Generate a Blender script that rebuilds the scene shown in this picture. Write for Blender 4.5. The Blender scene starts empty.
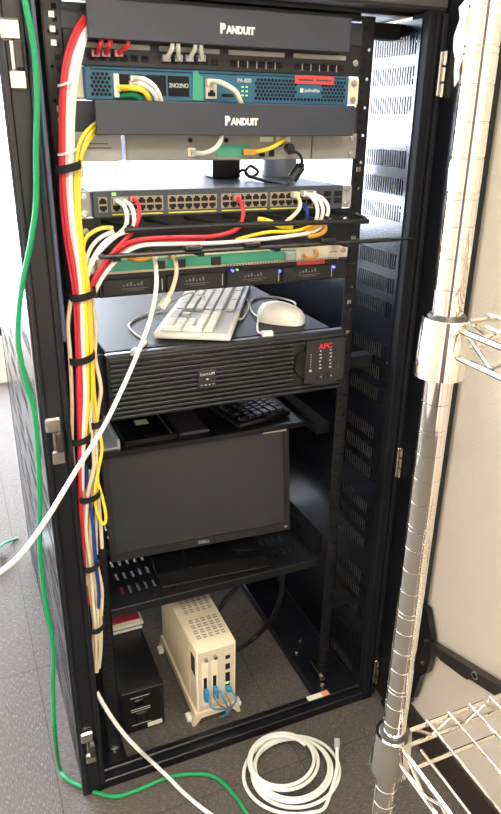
import bpy, bmesh, math, random
from mathutils import Vector, Matrix
random.seed(7)
S = bpy.context.scene
COL = S.collection
PI = math.pi

# ------------------------------------------------------------------ camera
F, YAW, PITCH, ROLL = 683.6586, 0.408734, 0.398774, -0.0145581
CAM = Vector((-0.42510, -1.10581, 1.30))
cy, sy, cp, sp = math.cos(YAW), math.sin(YAW), math.cos(PITCH), math.sin(PITCH)
fwd = Vector((sy*cp, cy*cp, -sp)); rgt = Vector((cy, -sy, 0)); dwn = fwd.cross(rgt)
cr, sr = math.cos(ROLL), math.sin(ROLL)
R2 = rgt*cr + dwn*sr; D2 = dwn*cr - rgt*sr
cd = bpy.data.cameras.new('camera'); co = bpy.data.objects.new('camera', cd); COL.objects.link(co)
cd.sensor_fit = 'VERTICAL'; cd.sensor_height = 36; cd.lens = F*36/814; cd.clip_start = .02
m = Matrix.Identity(4)
for i in range(3):
    m[i][0] = R2[i]; m[i][1] = -D2[i]; m[i][2] = -fwd[i]; m[i][3] = CAM[i]
co.matrix_world = m
S.camera = co

def ray(px, py): return R2*((px-250.5)/F) + D2*((py-407)/F) + fwd
def AY(px, py, y): d = ray(px, py); return CAM + d*((y-CAM.y)/d.y)      # a survey point on a plane of constant depth
def AZ(px, py, z): d = ray(px, py); return CAM + d*((z-CAM.z)/d.z)
def AX(px, py, x): d = ray(px, py); return CAM + d*((x-CAM.x)/d.x)

# ------------------------------------------------------------------ materials
def lin(c):
    o = []
    for v in c:
        v /= 255.
        o.append(v/12.92 if v <= .04045 else ((v+.055)/1.055)**2.4)
    return (*o, 1)
def mat(name, rgb, rough=.5, metal=0., var=.06, scale=40, bump=0., bscale=200, spec=.5, emit=0, trans=0, coat=0):
    M = bpy.data.materials.new(name); M.use_nodes = True
    n = M.node_tree.nodes; l = M.node_tree.links; b = n['Principled BSDF']
    c = lin(rgb)
    tc = n.new('ShaderNodeTexCoord'); nz = n.new('ShaderNodeTexNoise'); nz.inputs['Scale'].default_value = scale; nz.inputs['Detail'].default_value = 3
    l.new(tc.outputs['Object'], nz.inputs['Vector'])
    mx = n.new('ShaderNodeMix'); mx.data_type = 'RGBA'
    mx.inputs[6].default_value = tuple(v*(1-var) for v in c[:3])+(1,)
    mx.inputs[7].default_value = tuple(min(1, v*(1+var)) for v in c[:3])+(1,)
    l.new(nz.outputs['Fac'], mx.inputs[0]); l.new(mx.outputs[2], b.inputs['Base Color'])
    b.inputs['Roughness'].default_value = rough; b.inputs['Metallic'].default_value = metal
    b.inputs['Specular IOR Level'].default_value = spec
    if coat: b.inputs['Coat Weight'].default_value = coat; b.inputs['Coat Roughness'].default_value = .12
    if trans: b.inputs['Transmission Weight'].default_value = trans
    if emit:
        b.inputs['Emission Color'].default_value = c; b.inputs['Emission Strength'].default_value = emit
    if bump:
        n2 = n.new('ShaderNodeTexNoise'); n2.inputs['Scale'].default_value = bscale
        l.new(tc.outputs['Object'], n2.inputs['Vector'])
        bp = n.new('ShaderNodeBump'); bp.inputs['Strength'].default_value = bump; bp.inputs['Distance'].default_value = .002
        l.new(n2.outputs['Fac'], bp.inputs['Height']); l.new(bp.outputs['Normal'], b.inputs['Normal'])
    return M

K = {}
K['rack'] = mat('rack_black_paint', (16, 18, 24), .3, bump=.06, bscale=900)
K['matte'] = mat('matte_black_paint', (14, 16, 21), .75, spec=.25)
K['post_sheen'] = mat('slate_painted_sheen', (72, 82, 104), .22)
K['panel'] = mat('side_panel_paint', (20, 22, 29), .24, spec=1.0)
K['duct'] = mat('duct_plastic', (47, 53, 64), .45)
K['blk'] = mat('black_plastic', (20, 21, 23), .42)
K['blkm'] = mat('black_metal', (15, 17, 22), .35, spec=.5)
K['ups'] = mat('ups_plastic', (36, 38, 42), .42)
K['upsm'] = mat('ups_case_metal', (27, 28, 33), .5, spec=.22)
K['hole'] = mat('dark_recess', (8, 8, 10), .8)
K['teal'] = mat('teal_paint', (38, 98, 128), .42)
K['tealdk'] = mat('teal_mesh', (28, 70, 96), .45)
K['sw'] = mat('switch_face', (62, 72, 80), .42)
K['swtop'] = mat('switch_top_metal', (120, 124, 132), .35, .5)
K['tan'] = mat('port_frame_tan', (152, 138, 118), .4)
K['grey'] = mat('grey_device_paint', (140, 138, 134), .45)
K['lgrey'] = mat('light_grey_metal', (170, 170, 168), .4)
K['ivory'] = mat('ivory_plastic', (246, 232, 202), .5)
K['ivory2'] = mat('ivory_feet', (236, 220, 186), .5)
K['beige'] = mat('beige_metal', (214, 204, 182), .45)
K['white'] = mat('white_plastic', (235, 232, 222), .4)
K['key'] = mat('white_key', (238, 234, 220), .45)
K['key_blk'] = mat('black_key', (40, 42, 48), .35)
K['kbgap'] = mat('keyboard_deck_grey', (170, 166, 156), .5)
K['wcab'] = mat('white_cable', (236, 234, 228), .4)
K['ccab'] = mat('cream_cable', (222, 206, 176), .45)
K['ycab'] = mat('yellow_cable', (238, 212, 62), .4)
K['rcab'] = mat('red_cable', (206, 46, 58), .4)
K['gcab'] = mat('green_cable', (14, 142, 86), .4)
K['bcab'] = mat('blue_cable', (24, 60, 140), .4)
K['kcab'] = mat('black_cable', (18, 19, 22), .45)
K['cream_kb'] = mat('cream_cord', (222, 212, 188), .45)
K['clear'] = mat('clear_plug_plastic', (225, 228, 230), .15, trans=.5)
K['redclear'] = mat('pink_plug_plastic', (222, 150, 150), .2, trans=.3)
K['boot'] = mat('plug_boot_cream', (232, 224, 196), .4)
K['bootw'] = mat('plug_boot_white', (238, 236, 228), .4)
K['gold'] = mat('amber_plug', (196, 140, 40), .35)
K['chrome'] = mat('chrome', (228, 224, 216), .06, 1., var=.01)
K['chrome2'] = mat('chrome_wire', (222, 217, 206), .12, 1., var=.01)
K['groove'] = mat('chrome_groove', (250, 246, 236), .25, 1., var=.01)
K['gap'] = mat('dark_grey_sleeve', (70, 68, 66), .4, .6)
K['nickel'] = mat('nickel', (200, 196, 186), .22, 1.)
K['screw'] = mat('screw_steel', (190, 188, 184), .25, 1.)
K['redtape'] = mat('red_label_tape', (210, 74, 72), .5)
K['greentape'] = mat('green_label_tape', (66, 160, 132), .45)
K['paper'] = mat('paper_label', (226, 222, 208), .6)
K['strip_dim'] = mat('dim_print', (112, 112, 114), .5)
K['beam'] = mat('beam_grey_paint', (62, 61, 60), .45)
K['strip'] = mat('clear_label_strip', (172, 172, 166), .35)
K['dash'] = mat('print_dark_grey', (70, 70, 74), .6)
K['dashw'] = mat('print_light_grey', (190, 190, 190), .6)
K['lettering'] = mat('white_lettering', (226, 226, 224), .5)
K['apc'] = mat('red_lettering', (216, 44, 40), .4)
K['silver'] = mat('silver_lettering', (180, 180, 178), .4, .2)
K['yline'] = mat('yellow_port_legend', (214, 206, 80), .5)
K['led'] = mat('blue_indicator', (70, 80, 255), .3, emit=6)
K['gled'] = mat('green_indicator', (150, 235, 110), .3, emit=1.2)
K['scr'] = mat('screen_matt', (48, 50, 56), .38)
K['bezel'] = mat('bezel_black', (32, 32, 34), .4)
K['gloss'] = mat('gloss_black', (18, 18, 20), .14)
K['bluec'] = mat('blue_connector', (48, 140, 190), .4)
K['copper'] = mat('wire_brown', (150, 110, 90), .4)
K['alu'] = mat('brushed_aluminium', (200, 202, 206), .35, .25)
K['bookr'] = mat('red_book', (178, 48, 60), .5)
K['bookb'] = mat('blue_book', (50, 70, 130), .5)
K['velcro'] = mat('black_hook_tape', (16, 16, 18), .9, bump=.2, bscale=1500)
K['ziptie'] = mat('clear_zip_tie', (225, 225, 225), .3)
K['film'] = mat('torn_white_film', (240, 232, 224), .35)
K['arm'] = mat('dark_brown_arm', (44, 38, 35), .35)
K['orange'] = mat('orange_sticker', (222, 150, 110), .5)

# ------------------------------------------------------------------ mesh builder
class MB:
    def __init__(s): s.bm = bmesh.new()
    def box(s, x0, x1, y0, y1, z0, z1, bev=0., seg=1):
        c = Vector(((x0+x1)/2, (y0+y1)/2, (z0+z1)/2))
        r = bmesh.ops.create_cube(s.bm, size=1, matrix=Matrix.Translation(c) @ Matrix.Diagonal((abs(x1-x0), abs(y1-y0), abs(z1-z0), 1)))
        if bev:
            es = {e for v in r['verts'] for e in v.link_edges}
            bmesh.ops.bevel(s.bm, geom=list(es), offset=bev, segments=seg, affect='EDGES', profile=.5)
        return s
    def obox(s, c, u, v, w, hu, hv, hw):
        """box with centre c, unit axes u v w and half sizes"""
        c = Vector(c); vs = []
        for a in (-1, 1):
            for b in (-1, 1):
                for d in (-1, 1): vs.append(s.bm.verts.new(c + u*hu*a + v*hv*b + w*hw*d))
        for q in ((0, 1, 3, 2), (4, 6, 7, 5), (0, 4, 5, 1), (2, 3, 7, 6), (0, 2, 6, 4), (1, 5, 7, 3)): s.bm.faces.new([vs[i] for i in q])
        return s
    def cyl(s, p0, p1, r, r1=None, seg=12, caps=True):
        p0, p1 = Vector(p0), Vector(p1); d = (p1-p0).normalized()
        a = d.orthogonal().normalized(); b = d.cross(a); r1 = r if r1 is None else r1
        A = []; B = []
        for i in range(seg):
            t = 2*PI*i/seg; o = a*math.cos(t)+b*math.sin(t)
            A.append(s.bm.verts.new(p0+o*r)); B.append(s.bm.verts.new(p1+o*r1))
        for i in range(seg):
            f = s.bm.faces.new((A[i], A[(i+1) % seg], B[(i+1) % seg], B[i])); f.smooth = True
        if caps:
            s.bm.faces.new(A[::-1]); s.bm.faces.new(B)
        return s
    def tube(s, pts, r, seg=8, closed=False, flat=None):
        pts = [Vector(p) for p in pts]; n = len(pts); rings = []; up = None
        for i, p in enumerate(pts):
            if closed: t = pts[(i+1) % n]-pts[i-1]
            else: t = pts[min(i+1, n-1)]-pts[max(i-1, 0)]
            t = t.normalized() if t.length > 1e-9 else Vector((0, 0, 1))
            up = t.orthogonal().normalized() if up is None else (up - t*up.dot(t)).normalized()
            b = t.cross(up)
            rings.append([s.bm.verts.new(p + (up*math.cos(2*PI*k/seg)+b*math.sin(2*PI*k/seg))*r) for k in range(seg)])
        for i in range(n if closed else n-1):
            A, B = rings[i], rings[(i+1) % n]
            for k in range(seg):
                f = s.bm.faces.new((A[k], A[(k+1) % seg], B[(k+1) % seg], B[k])); f.smooth = True
        if not closed: s.bm.faces.new(rings[0][::-1]); s.bm.faces.new(rings[-1])
        return s
    def lathe(s, prof, c=(0, 0, 0), seg=28):
        c = Vector(c); rings = []
        for r, z in prof: rings.append([s.bm.verts.new(c+Vector((max(r, 1e-5)*math.cos(2*PI*k/seg), max(r, 1e-5)*math.sin(2*PI*k/seg), z))) for k in range(seg)])
        for A, B in zip(rings, rings[1:]):
            for k in range(seg):
                f = s.bm.faces.new((A[k], A[(k+1) % seg], B[(k+1) % seg], B[k])); f.smooth = True
        s.bm.faces.new(rings[0][::-1]); s.bm.faces.new(rings[-1])
        return s
    def prism(s, poly, y0, y1, mp=lambda a, b, c: (a, c, b)):
        A = [s.bm.verts.new(mp(a, b, y0)) for a, b in poly]; B = [s.bm.verts.new(mp(a, b, y1)) for a, b in poly]
        n = len(poly); s.bm.faces.new(A); s.bm.faces.new(B[::-1])
        for i in range(n): s.bm.faces.new((A[i], B[i], B[(i+1) % n], A[(i+1) % n]))
        return s
    def plate(s, us, vs, hole, th, mp):
        """perforated plate: cell boundaries us, vs; hole(i,j) true leaves the cell open; mp(u,v,t) places it"""
        V = {}
        def g(i, j, t):
            k = (i, j, t)
            if k not in V: V[k] = s.bm.verts.new(mp(us[i], vs[j], th*t))
            return V[k]
        nu, nv = len(us)-1, len(vs)-1
        H = lambda i, j: i < 0 or j < 0 or i >= nu or j >= nv or hole(i, j)
        for i in range(nu):
            for j in range(nv):
                if hole(i, j): continue
                s.bm.faces.new((g(i, j, 0), g(i+1, j, 0), g(i+1, j+1, 0), g(i, j+1, 0)))
                s.bm.faces.new((g(i, j, 1), g(i, j+1, 1), g(i+1, j+1, 1), g(i+1, j, 1)))
                for (di, dj, a, b) in ((-1, 0, (i, j), (i, j+1)), (1, 0, (i+1, j+1), (i+1, j)), (0, -1, (i+1, j), (i, j)), (0, 1, (i, j+1), (i+1, j+1))):
                    if H(i+di, j+dj): s.bm.faces.new((g(*a, 0), g(*b, 0), g(*b, 1), g(*a, 1)))
        return s
    def mesh(s, name, off=None):
        if off is not None: bmesh.ops.translate(s.bm, verts=s.bm.verts, vec=-Vector(off))
        bmesh.ops.recalc_face_normals(s.bm, faces=s.bm.faces)
        me = bpy.data.meshes.new(name); s.bm.to_mesh(me); s.bm.free(); me.set_sharp_from_angle(angle=math.radians(33)); return me

def spline(pts, n=6):
    P = [Vector(p) for p in pts]
    if len(P) < 3: return P
    out = []
    for i in range(len(P)-1):
        p0 = P[i-1] if i else P[0]*2-P[1]; p1, p2 = P[i], P[i+1]; p3 = P[i+2] if i+2 < len(P) else P[-1]*2-P[-2]
        for k in range(n):
            t = k/n
            out.append(.5*((2*p1)+(p2-p0)*t+(2*p0-5*p1+4*p2-p3)*t*t+(3*p1-p0-3*p2+p3)*t**3))
    out.append(P[-1]); return out

def props(o, label=None, cat=None, group=None, kind=None):
    if label: o['label'] = label
    if cat: o['category'] = cat
    if group: o['group'] = group
    if kind: o['kind'] = kind
    return o
class Thing:
    def __init__(s, name, label, cat, loc=(0, 0, 0), rotz=0, group=None):
        s.o = bpy.data.objects.new(name, None); COL.objects.link(s.o); s.o.empty_display_size = .03
        s.loc = Vector(loc); s.o.location = loc; s.o.rotation_euler = (0, 0, rotz); props(s.o, label, cat, group)
    def part(s, name, mb, m, label=None, local=False, parent=None):
        o = bpy.data.objects.new(name, mb.mesh(name, None if local else s.loc)); o.data.materials.append(K[m]); COL.objects.link(o)
        o.parent = parent or s.o
        if label: o['label'] = label
        return o
    def put(s, name, me, m, loc, label=None, parent=None):
        """a further part that shares mesh data"""
        o = bpy.data.objects.new(name, me); COL.objects.link(o); o.parent = parent or s.o; o.location = loc
        if not me.materials: me.materials.append(K[m])
        if label: o['label'] = label
        return o
    def text(s, name, body, x0, x1, z0, z1, y, m, label=None, local=False, parent=None, tr=None, bold=.0):
        fc = bpy.data.curves.new('t', 'FONT'); fc.body = body; fc.extrude = .02; fc.offset = bold
        to = bpy.data.objects.new('t', fc); COL.objects.link(to)
        dg = bpy.context.evaluated_depsgraph_get(); me = bpy.data.meshes.new_from_object(to.evaluated_get(dg))
        bpy.data.objects.remove(to); bpy.data.curves.remove(fc)
        xs = [v.co.x for v in me.vertices]; ys = [v.co.y for v in me.vertices]
        ax, bx, ay, by = min(xs), max(xs), min(ys), max(ys)
        for v in me.vertices:
            q = Vector((x0+(v.co.x-ax)/(bx-ax)*(x1-x0), y-.0004+(-.0004 if v.co.z > 0 else .0004), z0+(v.co.y-ay)/(by-ay)*(z1-z0)))
            if tr: q = tr(q)
            v.co = q if local else q-s.loc
        o = bpy.data.objects.new(name, me); me.name = name; me.materials.clear(); me.materials.append(K[m]); COL.objects.link(o); o.parent = parent or s.o
        if label: o['label'] = label
        return o
def single(name, mb, m, label, cat, group=None, loc=(0, 0, 0)):
    o = bpy.data.objects.new(name, mb.mesh(name, loc)); o.location = loc; o.data.materials.append(K[m] if isinstance(m, str) else m); COL.objects.link(o)
    return props(o, label, cat, group)
def struct(name, mb, m, parent=None):
    o = bpy.data.objects.new(name, mb.mesh(name)); o.data.materials.append(m if not isinstance(m, str) else K[m]); COL.objects.link(o)
    if parent: o.parent = parent
    else: o['kind'] = 'structure'
    return o

# ------------------------------------------------------------------ the room
def carpet():
    M = bpy.data.materials.new('carpet_tiles'); M.use_nodes = True; n = M.node_tree.nodes; l = M.node_tree.links; b = n['Principled BSDF']
    tc = n.new('ShaderNodeTexCoord'); sx = n.new('ShaderNodeSeparateXYZ'); l.new(tc.outputs['Object'], sx.inputs[0])
    def mth(op, a, c=None):
        x = n.new('ShaderNodeMath'); x.operation = op
        for i, v in enumerate((a, c)):
            if v is None: continue
            if hasattr(v, 'is_linked'): l.new(v, x.inputs[i])
            else: x.inputs[i].default_value = v
        return x.outputs[0]
    u = mth('DIVIDE', mth('ADD', sx.outputs[0], .382), .5); v = mth('DIVIDE', mth('SUBTRACT', sx.outputs[1], .341), .5)
    par = mth('GREATER_THAN', mth('MODULO', mth('ADD', mth('ADD', mth('FLOOR', u), mth('FLOOR', v)), 100.), 2.), .5)
    def streak(sc):
        mp = n.new('ShaderNodeMapping'); mp.inputs['Scale'].default_value = sc; l.new(tc.outputs['Object'], mp.inputs['Vector'])
        z = n.new('ShaderNodeTexNoise'); z.inputs['Scale'].default_value = 1; z.inputs['Detail'].default_value = 2; l.new(mp.outputs[0], z.inputs['Vector']); return z.outputs['Fac']
    a1 = streak((620, 90, 1)); a2 = streak((90, 620, 1))
    mx = n.new('ShaderNodeMix'); l.new(par, mx.inputs[0]); l.new(a1, mx.inputs[2]); l.new(a2, mx.inputs[3])
    rp = n.new('ShaderNodeValToRGB'); l.new(mx.outputs[0], rp.inputs[0]); e = rp.color_ramp.elements
    e[0].position = .34; e[0].color = lin((72, 67, 62)); e[1].position = .72; e[1].color = lin((124, 117, 110))
    k = e.new(.56); k.color = lin((85, 79, 73))
    edge = mth('MINIMUM', mth('MINIMUM', mth('FRACT', u), mth('SUBTRACT', 1., mth('FRACT', u))), mth('MINIMUM', mth('FRACT', v), mth('SUBTRACT', 1., mth('FRACT', v))))
    sm = n.new('ShaderNodeMix'); sm.data_type = 'RGBA'; l.new(mth('LESS_THAN', edge, .0022), sm.inputs[0]); l.new(rp.outputs[0], sm.inputs[6]); sm.inputs[7].default_value = lin((60, 54, 48))
    l.new(sm.outputs[2], b.inputs['Base Color']); b.inputs['Roughness'].default_value = .95
    bp = n.new('ShaderNodeBump'); bp.inputs['Strength'].default_value = .5; bp.inputs['Distance'].default_value = .003
    l.new(mx.outputs[0], bp.inputs['Height']); l.new(bp.outputs[0], b.inputs['Normal'])
    return M
K['wall'] = mat('wallpaper_cream', (214, 204, 188), .85, var=.03, bump=.5, bscale=260)
K['base'] = mat('baseboard_dark_brown', (52, 40, 34), .55)
K['door'] = mat('door_dark_wood', (74, 52, 40), .5, var=.2, scale=8)
K['ceil'] = mat('ceiling_white', (225, 222, 214), .9)
K['frame'] = mat('window_frame_grey', (150, 152, 156), .4, .5)
K['sky'] = mat('overcast_daylight_pane', (225, 236, 255), .3, emit=38.0, var=.02, scale=2)
XL, XR, YF, YB, ZC = -2.6, .388, -3.0, 2.5, 2.6
struct('floor', MB().box(XL-.1, XR+.1, YF-.1, YB+.1, -.05, 0), carpet())
struct('ceiling', MB().box(XL-.1, XR+.1, YF-.1, YB+.1, ZC, ZC+.1), 'ceil')
struct('wall_right', MB().box(XR, XR+.1, YF-.1, YB+.1, 0, ZC), 'wall')
struct('baseboard_right', MB().box(XR-.006, XR, YF, YB, 0, .078, .002), 'base')
struct('wall_left', MB().box(XL-.1, XL, YF-.1, YB+.1, 0, ZC), 'wall')
struct('wall_front', MB().box(XL, XR, YF-.1, YF, 0, ZC), 'wall')
wz0, wz1 = .25, 2.25
wins = ((-2.5, -.98), (-.78, .22))
wb = MB(); wb.plate([XL, wins[0][0], wins[0][1], wins[1][0], wins[1][1], XR], [0, wz0, wz1, ZC], lambda i, j: i % 2 == 1 and j == 1, .1, lambda u, v, t: (u, YB+t, v))
struct('wall_back', wb, 'wall')
dr = struct('added_door_1', MB().box(-1.75, -.85, YF, YF+.045, 0, 2.05, .004), 'door')  # unseen door, added to give the chrome posts a dark stripe to reflect
struct('door_handle', MB().cyl((-.95, YF+.045, 1.0), (-.95, YF+.095, 1.0), .01).cyl((-.95, YF+.09, 1.0), (-1.06, YF+.09, 1.0), .009), 'chrome', dr)
for k, (wx0, wx1) in enumerate(wins):
    wf = MB()
    for x in (wx0, (wx0+wx1)/2-.02, wx1-.04): wf.box(x, x+.04, YB+.02, YB+.06, wz0, wz1)
    for z in (wz0, wz1-.05): wf.box(wx0, wx1, YB+.02, YB+.06, z, z+.05)
    win = struct('window_%d' % (k+1), wf, 'frame')
    struct('pane', MB().box(wx0, wx1, YB+.08, YB+.09, wz0, wz1), 'sky', win)

# ------------------------------------------------------------------ lights: two ceiling luminaires on the camera's side, plus an added slot lamp
def area(name, loc, aim, sx, sy_, power, col):
    d = bpy.data.lights.new(name, 'AREA'); d.shape = 'RECTANGLE'; d.size = sx; d.size_y = sy_; d.energy = power; d.color = col
    o = bpy.data.objects.new(name, d); COL.objects.link(o); o.location = loc
    o.rotation_euler = (Vector(aim)-Vector(loc)).to_track_quat('-Z', 'Y').to_euler(); return o
area('ceiling_or_added_lamp', (-.5, -2.3, 2.56), (-.5, -2.3, 0), 1.2, .3, 76, (1, .91, .78))
area('ceiling_or_added_lamp', (.332, .1, 2.56), (.332, .1, 0), .08, 1.5, 38, (1, .88, .70))  # added narrow lamp above the wall gap, lights the vent slots from behind
area('ceiling_or_added_lamp', (-1.6, -1.0, 2.56), (-1.6, -1.0, 0), .3, 1.2, 20, (1, .92, .8))
W = bpy.data.worlds.new('world'); S.world = W; W.use_nodes = True
W.node_tree.nodes['Background'].inputs[0].default_value = (.75, .85, 1, 1); W.node_tree.nodes['Background'].inputs[1].default_value = .6

# ------------------------------------------------------------------ the rack
X0, X1, YFR, YRR, ZT = -.338, .362, -.065, .835, 1.56
rack = Thing('server_rack', 'open black steel equipment rack with slotted side panels, holding network devices', 'rack', (.012, .36, 0))
def u_edges(y0, n, pitch, w):
    o = []
    for i in range(n): o += [y0+i*pitch, y0+i*pitch+w]
    return o
vz = []
for k in range(7, -1, -1):
    for r in (2, 1, 0):
        z = 1.418-.181*k-.0465*r; vz += [z-.0145, z+.0145]
vz = [.03]+vz+[1.455]
ny = 17; pitch = .0076
def bank_edges(nb):
    us = [YFR+.02]
    for b in range(nb): us += u_edges(-.036+b*.205, ny, pitch, .0042)
    return us+[YRR-.005]
def vhole(i, j): return i % 2 == 1 and j % 2 == 1 and (i != 0)
def side(x, t, nb=4):
    P = MB(); L = bank_edges(nb)
    # a hole column is every odd interval, except the wide webs between banks (even) stay solid
    P.plate(L, vz, vhole, t, lambda u, v, q: (x+q, u, v)); return P
rack.part('side_panel', side(X1-.031, -.0015, 1), 'panel', 'inside face of right side panel with slot rows')
rack.part('side_panel', side(X0, .0015), 'panel', 'slotted left side panel catching window light')
# corner posts
for nm, a, b in (('left', X0, -.292), ('right', X1-.031, X1)):
    P = MB()
    P.box(a, b, YFR, YFR+.024, 0, ZT-.09, .002)
    if nm == 'left':
        P.box(b-.004, b, YFR+.02, YFR+.06, .03, ZT-.09); P.box(a+.004, a+.012, YFR-.006, YFR+.002, .01, ZT-.1, .002); P.cyl((b-.005, YFR-.003, .03), (b-.005, YFR-.003, ZT-.1), .0055)
    else:
        P.box(b-.01, b, YFR-.008, YFR+.002, .02, ZT-.1, .002); P.box(b-.02, b-.014, YFR-.005, YFR+.002, .02, ZT-.1, .0015); P.box(a, a+.004, YFR+.02, YFR+.05, .03, ZT-.09)
    rack.part('corner_post', P, 'rack' if nm == 'left' else 'matte')
for x in (X0, X1-.04): rack.part('corner_post', MB().box(x, x+.04, YRR-.04, YRR, 0, ZT-.09, .002), 'rack')
# top and base
rack.part('top_beam', MB().box(X0, X1, YFR-.004, YFR+.05, ZT-.095, ZT, .004), 'beam'); rack.part('top_beam', MB().box(X0, X1, YRR-.05, YRR, ZT-.095, ZT, .004), 'rack')
rack.part('top_panel', MB().box(X0, X1-.03, YFR+.05, YRR-.05, ZT-.1, ZT-.092), 'rack')
rack.part('cross_member', MB().box(-.2435, .2435, .0, .03, 1.4495, ZT-.1, .002), 'rack')
rack.part('left_light_block', MB().box(X0+.002, -.232, .045, .05, .03, 1.455), 'matte')  # added plate, stops window light showing through beside the left rail
rack.part('painted_sheen_strip', MB().cyl((-.2885, YFR+.004, .98), (-.2885, YFR+.004, 1.45), .0045), 'post_sheen', 'slate strip painted as the sheen along the left post')  # lighter colour stands for the reflection along the post's inner edge
P = MB().box(X0+.03, X1-.03, YFR+.001, YFR+.018, 0, .024, .002); P.box(X0+.03, X1-.03, YFR+.018, YFR+.034, 0, .034, .002)
rack.part('base_bar', P, 'rack')
rack.part('base_plate', MB().box(.224, X1-.032, YFR+.034, YRR-.04, .002, .03, .002), 'rack', 'wide right base plate')
rack.part('base_plate', MB().box(X0+.002, -.236, YFR+.034, YRR-.04, .002, .03, .002), 'rack')
rack.part('base_bar', MB().box(X0+.04, X1-.04, YRR-.04, YRR-.004, 0, .03), 'rack')
rack.part('rear_light_block', MB().box(X0+.04, X1-.04, YRR-.012, YRR-.008, .10, 1.0), 'matte')  # added black sheet, keeps window light out of the lower rack
# mounting rails with square holes
hz = []
for i in range(31): hz += [.0735+i*.04445, .0735+i*.04445+.0045]
vsr = [.03]+hz+[1.458]
for yr, sgn in ((0, 1), (.62, -1)):
    for x0, x1, wx in ((-.268, -.2435, -.268), (.2435, .268, .268)):
        P = MB(); cxm = .2605 if x0 > 0 else -.2605
        P.plate([x0, cxm-.0022, cxm+.0022, x1], vsr, lambda i, j: i == 1 and j % 2 == 1, .002, lambda u, v, t: (u, yr+t, v))
        P.box(wx-.001, wx+.001, yr, yr+.014*sgn, .03, 1.458)
        ra = rack.part('mounting_rail', P, 'blkm')
        if yr == 0:
            P = MB(); xs_ = .2512 if x0 > 0 else -.2512
            for i in range(88): P.box(xs_-.0035, xs_+.0035, -.0004, .0006, .062+i*.0158, .062+i*.0158+.007)
            rack.part('square_holes', P, 'hole', parent=ra)
for z in (.25, .85, 1.44):
    for a, b in ((X0+.002, -.27), (.27, X1-.034)):
        rack.part('rail_bracket', MB().box(a, b, .012, .04, z-.012, z+.012), 'matte')
# floor-level bolts and the sticker
for px, py in ((322, 687), (300, 640), (296, 652), (330, 641), (335, 650), (358, 685)):
    p = AZ(px, py, .03); rack.part('bolt', MB().cyl((p.x, p.y, .029), (p.x, p.y, .036), .006, seg=6), 'screw')
p = AZ(122, 757, .03); rack.part('bolt', MB().cyl((p.x-.01, p.y+.03, .029), (p.x-.01, p.y+.03, .034), .01, seg=14), 'screw', 'round levelling bolt on left base')
P = MB().box(.246, .262, .004, .05, .03, .058, .002).cyl((.254, .002, .045), (.254, -.006, .045), .007, seg=8)
rack.part('rail_foot', P, 'nickel')
st = rack.part('sticker', MB().box(.195, .250, YFR+.019, YFR+.033, .0338, .0345), 'paper', 'white warning sticker on front base bar')
rack.part('sticker_corner', MB().box(.234, .252, YFR+.0185, YFR+.0335, .0342, .0349), 'orange', parent=st)
# door latches on the left post
for (px, py), big in (((11, 55), 1), ((57, 440), 1), ((90, 745), 1)):
    c = AY(px, py, YFR); z = c.z; x = -.318
    P = MB().box(x-.014, x+.012, YFR-.009, YFR, z+.016, z+.042, .003).box(x-.008, x+.014, YFR-.009, YFR, z-.042, z-.016, .003).box(x-.004, x+.008, YFR-.006, YFR, z-.02, z+.02)
    lt = rack.part('door_latch', P, 'nickel', 'bright metal latch on the left post')
    P = MB().box(x+.0, x+.012, YFR-.014, YFR-.002, z-.018, z+.018, .003).cyl((x+.006, YFR-.014, z-.015), (x+.006, YFR-.014, z+.014), .0055)
    rack.part('hook', P, 'gap', parent=lt)
# hinges on the right post
for px, py in ((440, 75), (395, 460), (373, 668)):
    c = AY(px, py, YFR); z = c.z; x = X1-.006
    P = MB().box(x-.007, x+.006, YFR-.014, YFR-.006, z-.034, z+.034, .002)
    for k in (-.024, 0, .024): P.cyl((x+.002, YFR-.014, z+k-.01), (x+.002, YFR-.014, z+k+.01), .0045)
    rack.part('hinge', P, 'nickel')
for i in range(26):
    z = .06+i*.0545; rack.part('rivet', MB().cyl((X1-.031, YFR+.030, z), (X1-.0325, YFR+.030, z), .0018, seg=6), 'screw')
# rack screws / cage nuts
scr_mb = MB().cyl((0, 0, 0), (0, -.003, 0), .0052, seg=10).cyl((0, -.003, 0), (0, -.0045, 0), .0034, seg=10); scr_me = scr_mb.mesh('screw')
nut_me = MB().box(-.0045, .0045, -.0015, .0, -.0045, .0045, .0008).mesh('cage_nut')
for z in (1.43, 1.412, 1.395, 1.31, 1.294, 1.278): rack.put('cage_nut', nut_me, 'screw', Vector((-.2558, -.0005, z))-rack.loc)
for z in (1.10, 1.22, .98, .92): rack.put('cage_nut', nut_me, 'screw', Vector((.2558, -.0005, z))-rack.loc)

def screws(t, zs, both=True):
    for z in zs:
        for x in ((-.2325, .2325) if both else (.2325,)):
            t.put('screw', scr_me, 'screw', Vector((x, -.0035, z))-t.loc)
def ears(t, z0, z1, m, w=.220):
    for s in (-1, 1): t.part('rack_ear', MB().box(min(s*w, s*.2435), max(s*w, s*.2435), -.0035, -.0005, z0, z1, .001), m)

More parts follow.
